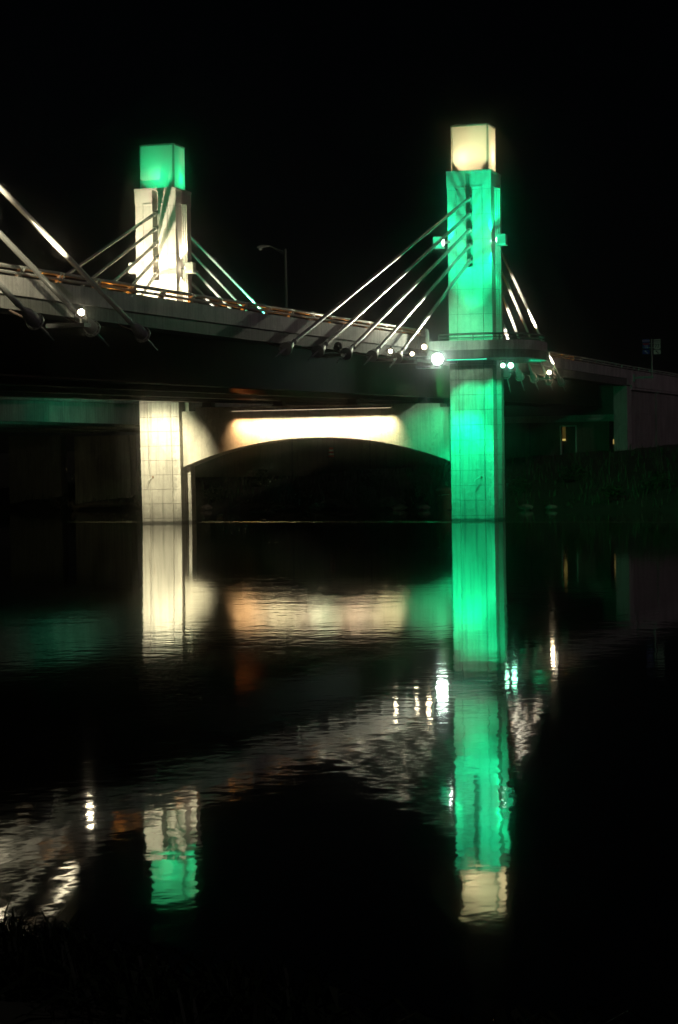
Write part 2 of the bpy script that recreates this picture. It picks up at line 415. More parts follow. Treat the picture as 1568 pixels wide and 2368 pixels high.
# scuppers of the slab edge are too small to see; railing
def railing(name, label, y0, y1, ybase, step, x=-24.0, hgt=.34):
    rt = thing(name, (x, y0, zt(y0)), label, 'railing')
    n = max(2, int((y1-y0)/1.3))
    ys = [y0+(y1-y0)*i/n for i in range(n+1)]
    MB().loft([[(x+.075*math.cos(t), y, zt(y)+hgt-.055+.055*math.sin(t)) for t in [2*math.pi*k/12 for k in range(12)]] for y in ys]).build('top_rail', M_galv, rt, True)
    MB().loft([[(x+.05*math.cos(t), y, zt(y)+.135+.04*math.sin(t)) for t in [2*math.pi*k/10 for k in range(10)]] for y in ys]).build('lower_rail', M_galv, rt, True)
    first = None; y = ybase
    while y < y1-.1:
        if y > y0+.1:
            if first is None:
                m = MB()
                for s in (-.13, .07):       # two bowed plates and a foot
                    for q in range(5):
                        pass
                    rings = []
                    for q in range(7):
                        t = q/6; bow = -.10+.13*math.sin(t*math.pi*.55); z = zt(y)+.012+t*(hgt-.03)
                        rings.append([(x+bow-.05, y+s, z), (x+bow+.05, y+s, z), (x+bow+.05, y+s+.06, z), (x+bow-.05, y+s+.06, z)])
                    m.loft(rings)
                m.box(x-.17, x+.12, y-.19, y+.19, zt(y)-.002, zt(y)+.014)
                first = m.build('post', M_galv, rt); fy = y
            else:
                c = first.copy(); C.objects.link(c); c.parent = rt; c.location = (0, y-fy, zt(y)-zt(fy))
        y += step
    return rt
railing('bridge_railing', 'two-bar metal railing on the parapet left of the green pylon, underside glowing orange', 40, 97.4, 41.45, 2.63)
railing('bridge_railing', 'two-bar metal railing on the parapet right of the green pylon, running off the right edge', 111.3, 200, 112.0, 2.63)
# ------------------------------------------------------------------ pylons
def cross_plan(hw, hd, wing, w0, w1, groove=.0, gx=.62, slot=0, steps=0):
    """plan outline, front towards -y, cruciform; returns points counter-clockwise from front left"""
    P = []
    def front(sgn):
        q = [(-hw, -hd)]
        g = .035
        if groove:
            q += [(-gx-g, -hd), (-gx, -hd+groove), (-gx+g, -hd-.0)]
        if slot:
            q += [(-.15, -hd), (-.09, -hd+slot), (.09, -hd+slot), (.15, -hd)]
        if groove:
            q += [(gx-g, -hd), (gx, -hd+groove), (gx+g, -hd)]
        q += [(hw, -hd)]
        return q
    P += front(1)
    side = []
    if steps:
        d = (wing)/steps; e = (w1-w0)/2/(steps+1)
        for k in range(steps):
            side += [(hw+d*k, w0+e*k), (hw+d*(k+1), w0+e*k)]
        top = side[-1][1]
        side += [(hw+wing, w1-(top-w0))]
        for k in range(steps-1, -1, -1):
            side += [(hw+d*(k+1), w1-e*k), (hw+d*k, w1-e*k)]
        # remove duplicate
        s2 = []
        for q in side:
            if not s2 or (abs(q[0]-s2[-1][0])+abs(q[1]-s2[-1][1])) > 1e-6: s2.append(q)
        side = s2
    else:
        side = [(hw, w0), (hw+wing, w0), (hw+wing, w1), (hw, w1)]
    P += side
    P += [(-x, -y) for x, y in front(1)]
    P += [(-x, -y) for x, y in [(q[0], -q[1]) for q in side][::-1]] if False else [(-x, y) for x, y in side[::-1]]
    return P
def pylon(px, py, label, zsplit, lean=0.0, lit=None, ztop=16.2, zbox=18.4):
    t = thing('bridge_pylon', (px, py, 0), label, 'bridge pylon')
    sh = lambda P, dx=0: [(x+px+dx, y+py) for x, y in P]
    pl = cross_plan(1.01, 1.06, .22, -.22, .30, groove=.05, gx=.60)
    m = MB(); m.loft([[(x, y, -2.0) for x, y in sh(pl, lean)], [(x, y, zsplit) for x, y in sh(pl, 0)]])
    m.build('column', M_col, t)
    # transition ledge and shaft
    ps = cross_plan(1.03, 1.09, .22, -.24, .34, groove=.04, gx=.62, steps=3)
    ps2 = cross_plan(1.03, 1.09, .22, -.24, .34, groove=.04, gx=.62, slot=.55, steps=3)
    m = MB(); m.prism(sh(ps), zsplit+.002, 11.75); m.build('shaft', M_shaft, t)
    ps3 = cross_plan(1.03, 1.09, .22, -.24, .34, slot=.30, steps=0)
    m = MB(); m.prism(sh(ps2), 11.75, 15.45)
    m.build('cable_slot', M_shaft, t)
    m = MB(); m.prism(sh(cross_plan(1.05, 1.11, .0, -.3, .3, slot=.30)[:0] or [(-1.05,-1.11),(-.15,-1.11),(-.09,-.55),(.09,-.55),(.15,-1.11),(1.05,-1.11),(1.05,1.11),(-1.05,1.11)]), 15.45, ztop-.10)
    m.build('shaft_head', M_shaft, t)
    m = MB(); m.prism(sh([(-1.07,-1.13),(1.07,-1.13),(1.07,1.13),(-1.07,1.13)]), ztop-.10, ztop)
    m.build('coping', M_shaft, t)
    for sx in (-1, 1):
        m = MB(); m.box(px+(-.62 if sx < 0 else .152), px+(-.152 if sx < 0 else .62), py-1.15, py-1.111, 15.40, 15.46); m.build('ledge', M_shaft, t)
    # lantern: four frosted panels with chamfered corners on a base ring, flat cap
    hw, hd, c = .90, .80, .10
    oct_ = lambda a, b, c: [(-a+c,-b),(a-c,-b),(a,-b+c),(a,b-c),(a-c,b),(-a+c,b),(-a,b-c),(-a,-b+c)]
    m = MB(); P = sh(oct_(hw, hd, c)); n = len(P)
    m.loft([[(x, y, ztop+.002) for x, y in P], [(x, y, zbox-.12) for x, y in P]], cap=False)
    ln = m.build('lantern', M_glass, t)
    for sx in (-1, 1):
        for sy in (-1, 1):       # corner post with its gusset plate
            x, y = px+sx*(hw-.07), py+sy*(hd-.07)
            MB().loft([[(x+sx*.03, y+dy, ztop+.01), (x-sx*.40, y+dy, ztop+.01), (x-sx*.05, y+dy, ztop+.48), (x-sx*.04, y+dy, zbox-.13), (x+sx*.03, y+dy, zbox-.13)] for dy in (-.02, .02)]).build('corner_post', M_house, ln)
    cp = MB(); P0 = sh(oct_(hw+.03, hd+.03, c)); P1 = sh(oct_(hw-.10, hd-.10, c))
    cp.loft([[(x, y, zbox-.118) for x, y in P0], [(x, y, zbox-.05) for x, y in P0], [(x, y, zbox) for x, y in P1]])
    cp.build('lantern_roof', M_roof, ln)
    return t
T_R = pylon(XR, YR_, 'green-lit concrete pylon with a cream glowing lantern, right of the photo, beside the round platform', 7.2, lean=-.02)
T_L = pylon(XL, YL_, 'white-lit concrete pylon with a green glowing lantern, standing behind the railing at left', 6.6, lean=.12)
# lantern lights
for (px, py, col, wts, pts) in ((XR, YR_, (1,.78,.42), 38, [(-.42,-.3,.62),(.55,.1,.75),(.1,.35,1.3)]), (XL, YL_, (.01,1,.36), 22, [(.02,-.33,.6),(.55,.1,.55),(-.5,.2,1.2)])):
    for k, (dx, dy, dz) in enumerate(pts):
        lamp('POINT', 'lantern_bulb', (px+dx, py+dy, 16.2+dz), col, wts, radius=.06, parent=T_R if px == XR else T_L)
lamp('POINT', 'lantern_bulb', (XL+.45, YL_+.35, 17.7), (.75,1,.55), 3.5, radius=.06, parent=T_L)
# ------------------------------------------------------------------ arched crossbeam
YB = 104.85
cbm = thing('arched_crossbeam', ((XR+XL)/2, YB, 4), 'concrete crossbeam with a shallow arched underside between the two pylon columns', 'crossbeam')
xa, xb = XL+1.0, XR-1.0
zs, zc, ztb = 2.68, 4.02, 5.52
prof = []
nseg = 40
for i in range(nseg+1):
    t = i/nseg; x = xa+(xb-xa)*t; s = 2*t-1
    prof.append((x, zs+(zc-zs)*(1-abs(s)**2.1)))
top = [(xb, ztb-.18), (xb-.75, ztb-.18), (xb-.75, ztb), (xa+.75, ztb+.06), (xa+.75, ztb-.12), (xa, ztb-.12)]
MB().loft([[(x, y, z) for x, z in prof+top] for y in (YB, YB+1.5)]).build('beam', M_beam, cbm)
for gx in (-25.85, -29.3, -33.0, -36.6):
    b = MB(); b.box(gx-.28, gx+.28, YB+.3, YB+1.0, ztb-.15, ztb+.10); b.box(gx-.22, gx+.22, YB+.35, YB+.95, ztb+.10, zg(105.5)-.005); b.build('bearing', M_dark, cbm)
# linear wall washer on the beam
wsh = thing('linear_light', (-31.1, YB-.25, 5.6), 'long thin warm light bar along the top of the arched crossbeam', 'light bar')
m = MB(); m.box(-35.05, -27.12, YB-.66, YB-.54, 5.345, 5.42); m.build('housing', M_dark, wsh)
m = MB(); m.box(-35.0, -27.17, YB-.64, YB-.56, 5.33, 5.342); m.build('lens', emis('washer lens', (1,.8,.5), 1.2), wsh)
for x in (-34.6, -32.7, -31.0, -29.4, -27.5):
    m = MB(); m.box(x-.03, x+.03, YB-.64, YB-.001, 5.422, 5.445); m.build('bracket', M_dark, wsh)
random.seed(3)
NB = 8; L0, L1 = -35.0, -27.17
for k in range(NB):
    xx = L0+(L1-L0)*(k+.5)/NB
    colr = [(1,.58,.26),(1,.80,.48),(.95,.86,.52),(1,.82,.56),(.82,.95,.62),(1,.74,.48),(1,.82,.56),(.98,.86,.48)][k]
    a = lamp('AREA', 'washer_light', (xx, YB-.60, 5.32), colr, 60, target=(xx, YB-.02, 4.35), spread=66, sx=(L1-L0)/NB, sy=.05, parent=wsh)
# ------------------------------------------------------------------ viewing platform round the green pylon
pf = thing('viewing_platform', (-22.5, 104, 7.8), 'curved concrete viewing platform wrapped round the green pylon', 'platform')
def plat(off=0.0):
    P = [(-25.3, 101.6+off)]
    cx, cy, rx, ry = -22.6, 104.6, 2.72-off, 3.0-off
    P += [(-24.2, 101.6+off)]
    for k in range(0, 37):
        t = -math.pi/2+math.pi*k/36
        e = .72
        P.append((cx+rx*math.copysign(abs(math.cos(t))**e, math.cos(t)), cy+ry*math.copysign(abs(math.sin(t))**e, math.sin(t))))
    P += [(-24.2, 107.6-off), (-25.3, 107.6-off)]
    return P
ZP0, ZP1, ZPS = 7.42, 8.22, 7.80
def ring(P, z): return [(x, y, z) for x, y in P]
PA, PB_, PC = plat(0), plat(.04), plat(.28)
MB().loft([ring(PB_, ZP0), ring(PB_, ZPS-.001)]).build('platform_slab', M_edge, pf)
MB().loft([ring(PA, ZPS), ring(PA, ZP1), ring(PC, ZP1), ring(PC, ZPS)], cap=False).build('parapet', M_par, pf)
def open_ring(P, z, r, n=8):
    return MB().tube([(x, y, z) for x, y in P], r, n)
PR = plat(.14)[1:-1]
open_ring(PR, ZP1+.30, .045).build('handrail', M_prail, pf, True)
open_ring(PR, ZP1+.14, .025).build('lower_rail', M_prail, pf, True)
acc = 0; first = None; last = None
for i, (x, y) in enumerate(PR):
    if i: acc += math.hypot(x-PR[i-1][0], y-PR[i-1][1])
    if i == 0 or acc > 1.15:
        acc = 0
        if first is None:
            m = MB(); m.box(x-.02, x+.02, y-.03, y+.03, ZP1-.002, ZP1+.30); first = m.build('post', M_prail, pf); fx, fy2 = x, y
        else:
            c = first.copy(); C.objects.link(c); c.parent = pf; c.location = (x-fx, y-fy2, 0)
sl = thing('light_strip', (-23.2, 101.75, 7.36), 'thin green light strip under the front edge of the platform', 'light strip')
p0 = on(1030, 842, Y=101.8); p1 = on(1127, 839.5, Y=101.8)
m = MB(); m.box(p0.x, p1.x, 101.76, 101.84, 7.385, 7.418); m.build('housing', M_dark, sl)
m = MB(); m.box(p0.x+.02, p1.x-.02, 101.755, 101.83, 7.345, 7.384); m.build('lens', emis('strip lens', (.05,1,.55), 1.3), sl)
# ------------------------------------------------------------------ stay cables
def cable(top, anc, label, group, r=.074):
    top = Vector(top); anc = Vector(anc)
    d = (anc-top).normalized()
    t = thing('stay_cable', anc, label, 'stay cable', group)
    MB().tube([top+d*.25, anc-d*1.12], r, 14).build('cable_pipe', M_pipe, t, True)
    MB().lathe(top-d*.20, d, [(0,.09),(.30,.105),(.34,.125),(.50,.125),(.54,.085),(1.6,.082),(1.62,.064)], 16).build('upper_socket', M_pipe, t, True)
    MB().lathe(anc-d*1.2, d, [(0,.062),(.02,.085),(.14,.085),(.15,.06),(.45,.066),(.62,.13),(.80,.165),(1.0,.175),(1.17,.17)], 20).build('anchor_bulb', M_cast, t, True)
    fl = MB().lathe(anc-d*.03, d, [(0,.10),(0,.235),(.06,.235),(.06,.10)], 28).build('flange', M_cast, t, True)
    h = Vector((0,0,1)); e1 = d.cross(h).normalized(); e2 = e1.cross(d)
    bm_ = MB()
    rg = []
    for rr, dd in ((0, -.001), (0, -.02), (1, -.02), (1, -.001)):
        row = []
        for k in range(48):
            a = 2*math.pi*k/48; on_ = (k % 4) < 2
            r_ = (.192 if on_ else .205) if rr == 0 else (.226 if on_ else .209)
            row.append(tuple(anc-d*.03+d*dd+(e1*math.cos(a)+e2*math.sin(a))*r_))
        rg.append(row)
    rg.append(rg[0]); bm_.loft(rg, cap=False)
    bm_.build('bolt_ring', M_hole, fl)
    MB().tube([anc+d*.03, anc+d*.75, anc+d*.76, anc+d*.80, anc+d*.81, anc+d*1.25], [.035,.035,.045,.045,.022,.018], 10).build('drain_pipe', M_cast, t, True)
    # bracket carrying the anchor from the edge of the deck
    b = MB(); sx = 1 if anc.x > -31 else -1
    xi = X0-.22 if sx > 0 else XFAR+.22
    b.tube([(anc.x-sx*.12, anc.y-.02, anc.z+.02), (xi, anc.y-.02, zfb(anc.y)+.04)], .028, 6); b.build('bracket', M_steel, t)
    return t
M_tie = M_dark
ORD = ['longest and outermost', 'second longest', 'middle', 'second shortest', 'shortest and steepest']
tz = [14.95, 14.22, 13.5, 12.78, 12.08]
aR = [74.9, 78.8, 82.5, 86.25, 90.1]
for k in range(5):
    y = aR[k]; cable((XR, YR_-.95, tz[k]), (XR, y, 6.55+(y-74.9)*.024), f'{ORD[k]} of the five grey cables running down left from the green pylon', 'cables left of the green pylon')
aB = [127.0, 123.2, 119.1, 115.3, 111.9]
for k in range(5):
    y = aB[k]; cable((XR, YR_+.95, tz[k]), (XR, y, 7.04+(y-112)*.0105), f'{ORD[k]} of the five bright cables running down right behind the green pylon', 'cables right of the green pylon')
NS = [(61.2, 6.28, 'longest of the three near cables crossing the left edge, uppermost and farthest right'),
      (57.4, 6.23, 'middle one of the three near cables at the left edge, ending below the bright floodlight'),
      (53.6, 6.20, 'lowest and shortest of the three near cables at the left edge')]
YN = 31.2
nt_ = [15.55, 14.75, 14.05]
for k, (y, z, lb) in enumerate(NS):
    cable((XR, YN+.95, [15.55, 14.75, 13.8][k]), (XR, y, z), lb, 'near cables at the left edge')
aLf = [75.0, 79.0, 83.0, 87.0, 91.0]
for k in range(5):
    y = 80.9+3.85*k; cable((XL, YL_-.95, tz[k]+.08), (XL, y, 6.9+(y-80)*.024), f'{ORD[k]} of the five cables running down left from the white pylon', 'cables left of the white pylon')
for k in range(5):
    y = [137,132.5,129.5,126,122][k]; cable((XL, YL_+.95, tz[k]+.12), (XL, y, 7.1+(y-112)*.0105), f'{ORD[k]} of the five cables running down right behind the white pylon', 'cables right of the white pylon')
# ------------------------------------------------------------------ floodlights
def floodlight(p, aim, label, col, es, lens=.11, tray=False, hang=1, lit=True, name='floodlight', hs=.15):
    p = Vector(p); a = (Vector(aim)-p).normalized()
    t = thing(name, p, label, 'floodlight', 'deck floodlights')
    MB().lathe(p-a*.24, a, [(0,.05),(.02,hs*.72),(.10,hs*.8),(.22,hs),(.26,hs),(.26,lens),(.235,lens)], 20).build('housing', M_dark, t, True)
    if lit: MB().lathe(p-a*.005, a, [(0,lens*.97),(.008,lens*.9),(.022,lens*.02)], 20).build('lens', emis('lens glow', col, es), t, True)
    else: MB().lathe(p-a*.005, a, [(0,lens*.97),(.008,lens*.9),(.012,lens*.02)], 20).build('lens', M_hole, t, True)
    b = MB(); side = a.cross(Vector((0,0,1))).normalized()
    for s in (-1, 1):
        q = p-a*.1+side*s*(hs+.01)
        b.tube([q, q+Vector((0,0,-.27*hang))], .012, 6)
    b.tube([p-a*.1-side*(hs+.01)+Vector((0,0,-.27*hang)), p-a*.1+side*(hs+.01)+Vector((0,0,-.27*hang))], .014, 6)
    b.build('yoke', M_dark, t)
    if tray:
        m = MB(); z = p.z-.27*hang
        m.box(p.x-.9, p.x+.16, p.y-.22, p.y+.22, z-.12, z-.015); m.build('tray', M_dark, t)
    return t
XA = XR+.55
def fpos(u, v, X): return on(u, v, X=X)
F1 = floodlight(fpos(188, 722, XA), (-10, 30, 9), 'bright warm floodlight on a black tray above the middle near anchor at left', WARM, 40, .085, tray=True)
F2 = floodlight(fpos(903, 812, XA), (-8, 20, 8), 'small warm floodlight, leftmost of the lit lamps below the parapet left of the green pylon', WARM, 22, .08, tray=True)
F3 = floodlight(fpos(953, 818, XA), (-8, 20, 8), 'small warm floodlight between the leftmost lamp and the dazzling lamp, below the parapet', WARM, 20, .08, tray=True)
F4 = floodlight(fpos(981, 802, XA), (-8, 20, 8), 'warm floodlight in front of the rounded end block of the parapet', (1,.78,.5), 26, .10, tray=True)
F5 = floodlight(fpos(1012, 830, XA), (0, 0, 3), 'dazzling white floodlight facing the viewer at the left corner of the platform', (.80,1,.86), 85, .235, tray=True, hs=.27)
F6 = floodlight(fpos(1163, 845, -21.2), (-16, 60, 6), 'green-white floodlight under the platform, touching the right edge of the green column', (.35,1,.62), 22, .10, hang=-1)
F7 = floodlight(fpos(1181, 845, -20.8), (-14, 60, 6), 'green-white floodlight under the platform, the one farther right', (.30,1,.62), 26, .12, hang=-1)
F8 = floodlight(fpos(1270, 861, XA), (-8, 20, 8), 'warm floodlight beside the round anchors right of the platform', (1,.78,.48), 90, .09, tray=True)
F9 = floodlight(fpos(782, 800, XA), (-22, 95, 14), 'unlit black floodlight under the parapet between the second and middle anchors', WARM, 0, .1, tray=True, lit=False)
# box-shaped floodlights fixed to the sides of the pylons
def boxlight(p, sx, label, col, es, w=.42, h=.50, d=.45):
    p = Vector(p)
    t = thing('box_floodlight', p, label, 'floodlight', 'box floodlights on the pylons')
    m = MB(); m.box(p.x-w/2, p.x+w/2, p.y-d/2, p.y+d/2, p.z-h/2, p.z+h/2); m.build('housing', M_house, t, bevel=.03)
    m = MB(); m.box(p.x-w/2+.01, p.x+w/2+.03, p.y-d/2-.01, p.y+d/2+.01, p.z-h/2-.022, p.z-h/2-.002); m.build('bottom_plate', M_house, t)
    lc = Vector((p.x-sx*(w/2+.001), p.y-.02, p.z))
    if es: MB().lathe(lc, (-sx, 0, 0), [(0,.16),(.02,.155),(.05,.08),(.055,.001)], 20).build('lens', emis('box lens', col, es), t, True)
    m = MB(); m.box(min(p.x, p.x-sx*(w/2+.3)), max(p.x, p.x-sx*(w/2+.3)), p.y+.12, p.y+.2, p.z-.04, p.z+.04); m.build('arm', M_dark, t)
    return t
pB1 = on(1161, 554, Y=103.6); pB2 = on(1026, 560, Y=103.1); pB3 = on(440, 619, Y=104.95); pB4 = on(311, 620, Y=104.8)
pB1.x = max(pB1.x, XR+1.30); pB3.x = max(pB3.x, XL+1.30); pB2.x = min(pB2.x, XR-1.28); pB4.x = min(pB4.x, XL-1.28)
BX1 = boxlight(pB1, 1, 'green-lit box floodlight on the right side of the green pylon', (.7,1,.8), 14)
BX2 = boxlight(pB2, -1, 'green-lit box floodlight on the left side of the green pylon, behind the cables', (.9,1,.9), 20)
BX3 = boxlight(pB3, 1, 'cream-lit box floodlight on the right side of the white pylon', (1,.85,.6), 12)
BX4 = boxlight(pB4, -1, 'cream-lit box floodlight on the left side of the white pylon', (1,.85,.6), 0)
# ------------------------------------------------------------------ light that those lamps throw, with added beams away from any fixture
def spot(par, p, aim, col, W_, size, blend=.35, radius=.06):
    return lamp('SPOT', 'flood_beam', p, col, W_, aim, size, blend, radius, parent=par)
# green pylon, lower column
spot(pf, (XR+.25, 101.9, 7.30), (XR-.02, 104.0, 4.1), GREEN, 900, 74, .6)
spot(pf, (XR-.4, 101.9, 7.12), (XR-.1, 104.0, 1.3), GREEN, 5600, 56, .9)
spot(F7, (-21.0, 102.3, 7.25), (XR+1.1, 104.9, 4.0), GREEN, 900, 70, .5)
spot(pf, (XR-.9, 101.9, 6.9), (XR-2.3, 104.8, 3.2), GREEN, 900, 54, .8)
# green pylon, upper shaft
spot(pf, (XR-1.5, 97.6, 8.75), (XR-.35, 103.9, 13.4), TEAL, 3300, 44, .8)
spot(pf, (XR+1.7, 97.6, 8.75), (XR+.40, 103.9, 13.4), TEAL, 4200, 44, .8)
spot(pf, (XR+.3, 99.0, 8.75), (XR+.1, 103.9, 15.6), TEAL, 5200, 32, 1)
spot(pf, (XR+.1, 101.95, 8.25), (XR+.1, 104.0, 11.2), GREEN, 1100, 40, .9)
spot(pf, (XR-.2, 101.4, 9.0), (XR, 104.0, 8.8), GREEN, 330, 90, .8)
spot(BX1, (XR+1.16, pB1.y+.15, pB1.z+.28), (XR+1.16, 104.8, 15.3), GREEN, 700, 60, .6)
spot(BX1, (XR+1.16, pB1.y+.15, pB1.z-.28), (XR+1.16, 104.8, 8.0), GREEN, 500, 60, .6)
spot(BX1, (XR+1.09, pB1.y+.20, pB1.z), (XR+1.0, 104.3, pB1.z), (.4,1,.6), 9, 90, .6)
spot(BX2, (XR-1.06, pB2.y+.2, pB2.z+.2), (XR-1.2, 104.9, 14.0), GREEN, 240, 70, .5)
# white pylon
spot(T_L, (XL+.9, 99.5, 8.5), (XL+.15, 104.5, 10.9), (1,.83,.54), 6600, 54, .7)
spot(T_L, (XL-.7, 98.5, 8.5), (XL-.1, 104.5, 13.2), (1,.85,.58), 10500, 35, .4)
spot(T_L, (XL+.15, 102.6, 8.0), (XL+.15, 104.5, 9.6), (1,.85,.60), 1500, 80, 1)
spot(BX3, (XL+1.16, pB3.y+.1, pB3.z+.28), (XL+1.16, 105.4, 15.3), (1,.86,.58), 900, 60, .6)
spot(BX3, (XL+1.16, pB3.y+.1, pB3.z-.28), (XL+1.16, 105.4, 8.0), (1,.86,.58), 500, 70, .6)
spot(BX3, (XL+1.09, pB3.y+.20, pB3.z), (XL+1.0, 104.9, pB3.z), (1,.8,.45), 9, 90, .6)
spot(deck, (XL+.7, 100.4, 5.55), (XL+.1, 104.5, 3.2), (1,.91,.58), 3900, 66, .8)
spot(deck, (XL+.7, 100.8, 5.55), (XL-.2, 104.5, 4.8), (1,.92,.62), 650, 60, .8)
# cables and parapets
spot(F5, (XR+1.5, 97.5, 9.6), (X0, 87.5, 7.3), (.96,1,.72), 2300, 46, .25)  # beam set above its lamp so the overhang shades the girder
spot(F5, (XR+1.6, 96.0, 8.2), (-24.4, 101.6, 7.8), (.55,1,.66), 1700, 56, .9)
spot(F4, (XR+.35, 98.5, 8.3), (XR, 84.0, 9.8), (1,.86,.62), 3000, 24, .8)
spot(F2, fpos(903, 812, XA)+Vector((.1,-.1,.12)), (XR, 82.6, 8.75), (1,.86,.60), 5200, 26, .9)
spot(F3, fpos(953, 818, XA)+Vector((.1,-.1,.12)), (XR, 90.0, 11.4), (1,.90,.64), 11000, 26, .9)
spot(F5, (XR-.0, 98.0, 8.6), (XR, 98.2, 11.5), GREEN, 1500, 70, .8)
spot(F8, fpos(1270, 861, XA)+Vector((.1,-.1,.12)), (XR, 118.4, 11.0), (1,.84,.62), 20000, 30, .9)
spot(F8, (XR+.5, 124.6, 7.7), (XR, 123.6, 9.5), (1,.84,.62), 5500, 60, .9)
spot(F8, (XR+.8, 110.2, 7.3), (XR, 113.5, 10.2), (1,.9,.7), 11000, 36, .9)
spot(F1, fpos(188, 722, XA)+Vector((.05,-.15,.12)), (XR+.05, 54.7, 9.5), WARM, 2600, 64, 1)
spot(F1, (XR+.4, 49.6, 6.5), (XR, 50.6, 9.0), WARM, 4000, 54, 1)
spot(F1, (XR+.6, 46, 7.6), (XR, 52.5, 8.6), WARM, 1200, 36, 1)
for yy, ww, sz in ((49.4, 3800, 15), (51.6, 4600, 14), (53.9, 6000, 13)):
    spot(F1, (XR+1.8, 46.0, 9.3), (X0, yy, zt(yy)-.34), (1,.92,.62), ww, sz, .45)
# orange glow of the road lighting on the deck
for y in (44, 48, 52, 57, 62, 67, 72, 77, 82, 87, 92, 96, 114, 118, 123, 128, 134):
    lamp('POINT', 'fill_light', (-24.42, y, zt(y)-.12), ORANGE, 26, radius=.08, parent=deck)
spot(deck, (-31.0, 98, 4.4), (-31.6, 99.5, 6.6), (1,.22,.05), 300, 96, .9)  # added red fill under the deck to brighten the girders, no lamp there
spot(deck, (-27.5, 88, 6.0), (-33, 90, 5.9), (1,.30,.06), 150, 110, .9)  # second added fill on the inner girders, below the road
# green spill over the banks and the anchors
spot(pf, (-20.6, 104.6, 7.3), (-13, 138, .4), GREEN, 2600, 72, 1)
spot(pf, (-24.6, 107.0, 7.0), (-36, 142, 1.0), (.10,1,.30), 1200, 80, 1)
spot(F5, (XR+2.6, 98, 9.8), (XR+.5, 60.0, 6.3), GREEN, 1900, 9, .8)
spot(F7, (XR+2.0, 108.6, 7.3), (XR+.2, 119, 7.1), GREEN, 700, 50, .8)
# far side lamps on the white pylon's cables
spot(deck, (XL+.3, 86, 7.6), (XL, 97.0, 11.8), GREEN, 3500, 70, .8)
spot(deck, (XL+.4, 124, 8.2), (XL, 117.0, 12.0), (.1,1,.5), 9000, 60, .8)
spot(deck, (XL+.5, 111, 8.0), (XL, 113.2, 10.5), (1,.9,.7), 5000, 80, .8)
# ------------------------------------------------------------------ abutment and retaining wall
YA = 155.0
ab = thing('abutment', (-32, YA, 3.8), 'long low abutment wall with a moulded cap under the far end of the deck', 'abutment')
xA0, xA1 = -58.0, X0-.75
def zA(u, v): return on(u, v, Y=YA).z
zcap1, zcap0, zwb = zA(1300, 961), zA(1300, 976), 2.2
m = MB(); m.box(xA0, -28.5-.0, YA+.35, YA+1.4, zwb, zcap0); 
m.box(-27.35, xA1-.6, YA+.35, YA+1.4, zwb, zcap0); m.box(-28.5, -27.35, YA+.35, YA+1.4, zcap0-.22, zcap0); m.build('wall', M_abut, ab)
m = MB()
for k, (dy, z0, z1) in enumerate(((0.12, zcap0, zcap0+.12), (.04, zcap0+.12, zcap0+.26), (.12, zcap0+.26, zcap0+.34), (.0, zcap0+.34, zcap1))):
    m.box(xA0, xA1-.2, YA+dy, YA+1.6, z0+.001, z1)
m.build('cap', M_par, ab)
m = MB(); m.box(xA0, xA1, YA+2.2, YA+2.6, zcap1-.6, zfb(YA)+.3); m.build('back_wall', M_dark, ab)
for x in (-30.6, -36.3, -42.0, -47.7): 
    m = MB(); m.box(x-.06, x+.06, YA+.345, YA+.40, zwb, zcap0-.001); m.build('joint_strip', M_dark, ab)
dw = thing('doorway', (-27.9, YA+.8, 3.4), 'narrow doorway with a dim yellow light in the far abutment wall', 'doorway')
m = MB()
m.box(-28.50, -28.42, YA+.28, YA+.60, 2.6, zcap0-.23); m.box(-27.43, -27.35, YA+.28, YA+.60, 2.6, zcap0-.23); m.box(-28.42, -27.43, YA+.28, YA+.60, zcap0-.31, zcap0-.23); m.build('frame', M_galv, dw)
m = MB(); m.box(-28.42, -27.43, YA+1.3, YA+1.35, 2.6, zcap0-.31); m.build('door', M_dark, dw)
q = on(1304, 1001, Y=YA+1.25)
m = MB(); m.box(q.x-.15, q.x+.12, YA+1.27, YA+1.295, q.z-.42, q.z+.42); m.build('window', emis('dim yellow pane', (.9,.6,.12), .055), dw)
q = on(1304, 1017, Y=YA+1.25)
m = MB(); m.box(q.x-.12, q.x+.12, YA+1.24, YA+1.262, q.z-.06, q.z+.06); m.build('lamp', emis('yellow lamp', (1,.75,.2), .7), dw)
q = on(1421, 1022, Y=YA+.3)
bl = thing('marker_light', (q.x, YA+.3, q.z), 'tiny yellow light at the foot of the abutment corner', 'light')
m = MB(); m.box(q.x-.10, q.x+.08, YA+.24, YA+.34, q.z-.2, q.z+.25); m.build('housing', M_dark, bl)
m = MB(); m.box(q.x-.08, q.x+.06, YA+.215, YA+.239, q.z-.14, q.z+.18); m.build('lens', emis('marker glow', (1,.7,.2), .5), bl)
rw = thing('retaining_wall', (X0, 168, 4), 'grey panelled retaining wall carrying the road at the right edge', 'retaining wall')
YW1 = 240
m = MB(); m.loft([[(X0-.10, y, 2.5), (X0-.10, y, zfb(y)-.25), (X0-.9, y, zfb(y)-.25), (X0-.9, y, 2.5)] for y in (156.6, 165, 175, 190, 210, YW1)]); m.build('wall_panels', M_mse, rw)
m = MB(); m.box(X0-.9, X0+.02, YA-.35, 156.6, 2.3, zfb(YA)-.02); m.build('end_pilaster', M_par, rw)
m = MB(); m.box(X0-.9, X0+.0, 168.9, 169.9, 2.6, zfb(169)-.26); m.build('end_pilaster', M_mse, rw)
for dz, dx in ((.24, .03), (.08, .07)):
    m = MB(); m.loft([[(X0+dx, y, zfb(y)-dz), (X0+dx, y, zfb(y)-dz+.155), (X0-.8, y, zfb(y)-dz+.155), (X0-.8, y, zfb(y)-dz)] for y in (156.62, 165, 175, 190, 210, YW1)]); m.build('coping', M_par, rw)
